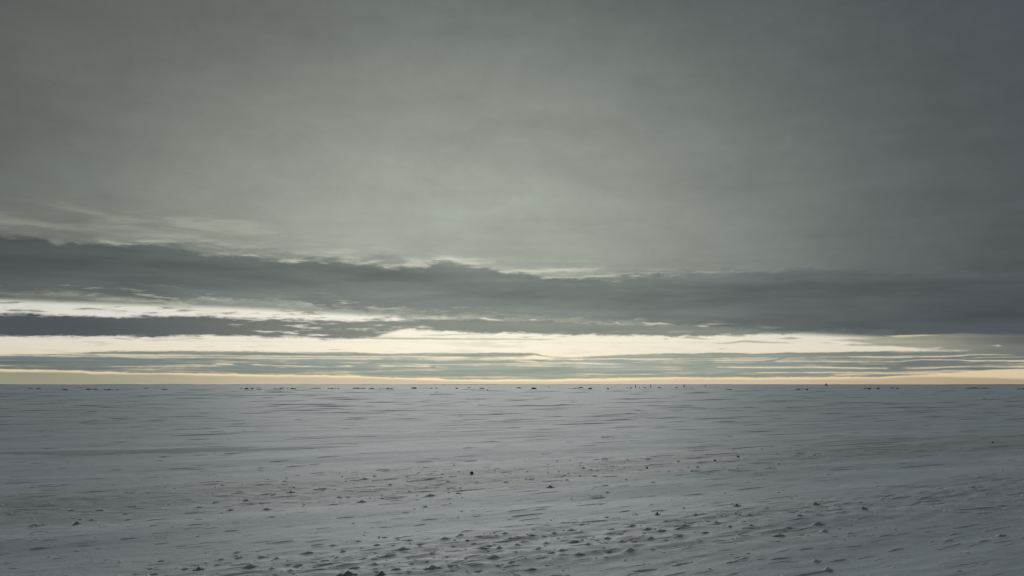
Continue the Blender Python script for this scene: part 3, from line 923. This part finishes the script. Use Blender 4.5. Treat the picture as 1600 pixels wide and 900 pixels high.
# ------------------------------------------------------------------ stones
def stone_mesh(seed, flat=0.75, n_lumps=1, spread=0.0):
    """angular weathered stone or a run of several stones grown together"""
    r_ = random.Random(seed)
    vs, fs = [], []
    for l_ in range(n_lumps if n_lumps == 1 else n_lumps + 1):
        t = 0 if n_lumps == 1 else (l_ / (n_lumps - 1) - 0.5)
        slab = l_ == n_lumps and n_lumps > 1          # the low ledge that carries a run of stones
        if slab: t = 0
        sc_ = 1.0 if n_lumps == 1 else (1.0 if slab else r_.uniform(0.35, 1.0))
        o_ = len(vs)
        rings, seg = 5, 9
        for i_ in range(rings):
            ph = math.pi * (0.5 - 0.86 * i_ / (rings - 1)) if False else math.pi * 0.5 * (1 - i_ / (rings - 1) * 1.18)
            for q in range(seg):
                a_ = 2 * math.pi * q / seg + 0.3 * i_
                w_ = (0.5 * math.cos(ph) ** 0.7 if math.cos(ph) > 0 else 0) * r_.uniform(0.78, 1.2)
                z_ = max(math.sin(ph), -0.3) * flat * r_.uniform(0.85, 1.12)
                vs.append((t * spread + math.cos(a_) * w_ * sc_ * (1 if n_lumps == 1 else 0.42) * (2.9 if slab else 1), math.sin(a_) * w_ * sc_ * 0.9, z_ * sc_ * (0.28 if slab else 1)))
        for i_ in range(rings - 1):
            for q in range(seg):
                a_, b_ = o_ + i_ * seg + q, o_ + i_ * seg + (q + 1) % seg
                fs.append((a_, a_ + seg, b_ + seg, b_))
        fs.append(tuple(o_ + q for q in range(seg)))
    me_ = bpy.data.meshes.new('stone')
    me_.from_pydata(vs, [], fs)
    me_.materials.append(STONE)
    me_.update()
    return me_


HAZED = snow_material('haze_paled_stone', (0.34, 0.35, 0.37), (0.20, 0.20, 0.215), 0.35, 0.65, rough=0.9, spec=0.2, bump=0.3)  # stone paled and blued: distance haze painted into the colour
STONES = [stone_mesh(300 + k, 0.8) for k in range(6)]
RUNS = [stone_mesh(340 + k, 0.8, 4 + k % 3, 1.0) for k in range(5)]

for k, (px, py, wp, hp, label) in enumerate((
        (737, 740, 5.5, 3.6, 'dark stone lying alone on the far rough belt near the centre'),
        (1153, 715, 3.2, 2.6, 'small dark stone on the snow right of centre, farthest right of three'),
        (1117, 722, 4.2, 2.2, 'flat grey stone left of the small dark one, right of centre'),
        (1011, 732, 3.6, 2.4, 'small dark stone between the centre stone and the flat grey one'),
        (1551, 691.5, 3, 2.4, 'tiny dark stone on the snow near the right edge'),
        (762, 610.5, 2.4, 2.2, 'tiny dark stone alone just below the row of far rocks'))):
    x, y = ground_at(px, py)
    kf = y / F
    o = bpy.data.objects.new('stone', STONES[k % 6])
    COL.objects.link(o)
    o.location = (x, y, float(height(x, y)))
    o.scale = (wp * kf, wp * kf, hp * kf * 1.2)
    o.rotation_euler = (0, 0, rnd.random() * 6)
    tag(o, label, 'stone', 'loose stones on the snow')

# ------------------------------------------------------------------ dark rocks out on the plain, close under the horizon
ROCKS = [  # px, base py, width px, height px, label
    (47, 607, 11, 1.6, 'faint low rock near the horizon, farthest left'),
    (60, 608, 8, 2.0, 'small low rock second from the left edge near the horizon'),
    (101, 609, 11, 2.2, 'low dark rock third from the left edge near the horizon'),
    (138, 609, 9, 2.8, 'dark rock, left of a close pair on the far left plain'),
    (149, 609, 9, 2.4, 'dark rock, right of a close pair on the far left plain'),
    (174, 609.5, 24, 3.2, 'longest and darkest rock outcrop on the far left plain'),
    (228, 607, 9, 1.4, 'faint flat rock right of the longest outcrop at left'),
    (257, 609, 11, 1.9, 'low rock standing alone between the left outcrop and the next cluster'),
    (377, 608, 3, 2.2, 'tiny rock, left of a cluster of three near the horizon'),
    (385, 608.3, 8, 3.0, 'dark rock in the middle of a cluster of three near the horizon'),
    (394, 608, 5, 2.4, 'small rock, right of a cluster of three near the horizon'),
    (405, 608.5, 9, 2.0, 'flat rock just right of the cluster of three'),
    (435, 607.5, 18, 1.9, 'long flat rock, left of two touching in the left centre'),
    (455, 607.8, 15, 2.8, 'dark rock with a hump, right of two touching'),
    (493, 607, 15, 1.7, 'faint flat rock right of the humped rock'),
    (521, 607.6, 19, 2.6, 'long dark rock, first of the row left of centre'),
    (563, 607.2, 22, 2.6, 'long dark rock, second of the row left of centre'),
    (581, 607.5, 9, 2.0, 'small rock right of the second long one of the row'),
    (603, 607.7, 22, 2.6, 'long dark rock, third of the row left of centre'),
    (647, 607.3, 10, 3.2, 'tall humped rock at the right end of the row left of centre'),
    (674, 607.2, 4, 2.0, 'tiny rock right of the humped one, first of two'),
    (682, 607.2, 4, 2.2, 'tiny rock right of the humped one, second of two'),
    (714, 607.2, 5, 2.2, 'tiny rock alone between the row and the centre'),
    (733, 606.2, 4, 1.8, 'tiny pale rock left of the centre of the horizon'),
    (753, 607.5, 9, 2.0, 'small flat rock nearest the centre of the horizon'),
    (811, 606.6, 8, 2.2, 'small rock just right of the centre of the horizon'),
    (834, 608, 10, 3.3, 'dark wedge-shaped rock right of the centre, darkest there'),
    (857, 605.5, 2.4, 1.8, 'speck of rock right of the wedge-shaped rock'),
    (896, 607.2, 18, 1.8, 'long thin rock with a raised right end, right of centre'),
    (908, 606.4, 8, 2.4, 'small hump rising from the end of the long thin rock'),
    (922, 608, 7, 2.9, 'dark block of rock right of the long thin one'),
    (950, 608.2, 4, 2.8, 'small dark rock alone left of the thin posts'),
    (980, 606.4, 2.5, 1.8, 'speck of rock left of the first post'),
    (986, 606.8, 4, 2.2, 'small rock at the foot of the first post'),
    (999, 606.2, 2.6, 2.0, 'tiny rock just right of the first post'),
    (1008, 606.2, 4, 1.8, 'tiny flat rock between the first and second posts'),
    (1030, 606.2, 6, 2.0, 'small rock right of the second post'),
    (1057, 605.8, 4, 2.0, 'small rock left of the tallest post'),
    (1139, 609, 12, 1.6, 'faint flat rock right of the posts'),
    (1247, 608.6, 9, 1.5, 'faint flat rock beside a dark block, right half'),
    (1261, 609.2, 5, 2.8, 'dark block of rock under the rock that breaks the skyline'),
    (1352, 607.5, 5, 1.8, 'low rock touching the first dark block at right'),
    (1358, 608, 6, 3.0, 'first dark block of rock of the right-hand group'),
    (1372, 608, 5, 2.9, 'second dark block of rock of the right-hand group'),
    (1394, 606.8, 6, 1.7, 'thin flat rock in the right-hand group'),
    (1402, 607.5, 4.5, 2.5, 'last dark block of rock of the right-hand group'),
    (1530, 607, 40, 2.6, 'long low purple-grey outcrop near the right edge'),
    (1596, 608, 14, 2.6, 'dark outcrop cut by the right edge near the horizon'),
]
PALE = {}  # copies of the stones with haze put into their colour
for m_ in STONES + RUNS:
    PALE[m_.name] = m_.copy()
    PALE[m_.name].materials.clear()
    PALE[m_.name].materials.append(HAZED)
for k, (px, py, wp, hp, label) in enumerate(ROCKS):
    x, y = ground_at(px, py)
    kf = y / F
    run = wp > 12
    m_ = RUNS[k % 5] if run else STONES[k % 6]
    o = bpy.data.objects.new('rock', PALE[m_.name] if hp < 2.75 else m_)
    COL.objects.link(o)
    o.location = (x, y, float(height(x, y)) - 0.02)
    o.scale = (wp * kf * (0.8 if run else 1.0), min(wp, 8) * kf * 0.9, hp * kf * 0.85)
    o.rotation_euler = (0, 0, 0 if run else rnd.uniform(-0.5, 0.5))
    tag(o, label, 'rock', 'dark rocks close under the horizon')
x, y = ground_at(1291, 602.6)
o = bpy.data.objects.new('rock', STONES[2])
COL.objects.link(o)
o.location = (x, y, -0.1)
o.scale = (3.4 * y / F, 3.4 * y / F, 3.2 * y / F * 1.3)
tag(o, 'far dark rock breaking the skyline in the right half', 'rock', 'dark rocks close under the horizon')


# ------------------------------------------------------------------ posts
def post(px, base, hp, wp, lean, label):
    x, y = ground_at(px, base)
    kf = y / F
    hgt, rad = hp * kf, wp * kf * 0.36
    vs, fs = [], []
    seg = 7
    prof = ((1.5, 0.0), (1.15, 0.08), (1.0, 0.15), (0.92, 0.72), (1.25, 0.78), (1.2, 0.92), (0.55, 1.0))
    for r_, z_ in prof:
        for q in range(seg):
            a_ = 2 * math.pi * q / seg
            vs.append((math.cos(a_) * rad * r_ + lean * z_ * hgt, math.sin(a_) * rad * r_, z_ * hgt))
    for k in range(len(prof) - 1):
        for q in range(seg):
            a_, b_ = k * seg + q, k * seg + (q + 1) % seg
            fs.append((a_, b_, b_ + seg, a_ + seg))
    fs.append(tuple(range((len(prof) - 1) * seg, len(prof) * seg)))
    o = link_mesh('post', vs, fs, WOOD, None, False)
    o.location = (x, y, float(height(x, y)) - 0.05)
    tag(o, label, 'post', 'posts out on the plain')


post(993, 606, 4.6, 1.5, 0.02, 'thin dark post on the far plain, left of three')
post(1017, 606, 4.6, 1.5, -0.03, 'thin dark post on the far plain, middle of three')
post(1069, 605.6, 4.8, 1.7, 0.0, 'thin dark post on the far plain, tallest and right of three')
post(1102, 604.6, 3.0, 1.2, 0.0, 'faint short post right of the tallest one')
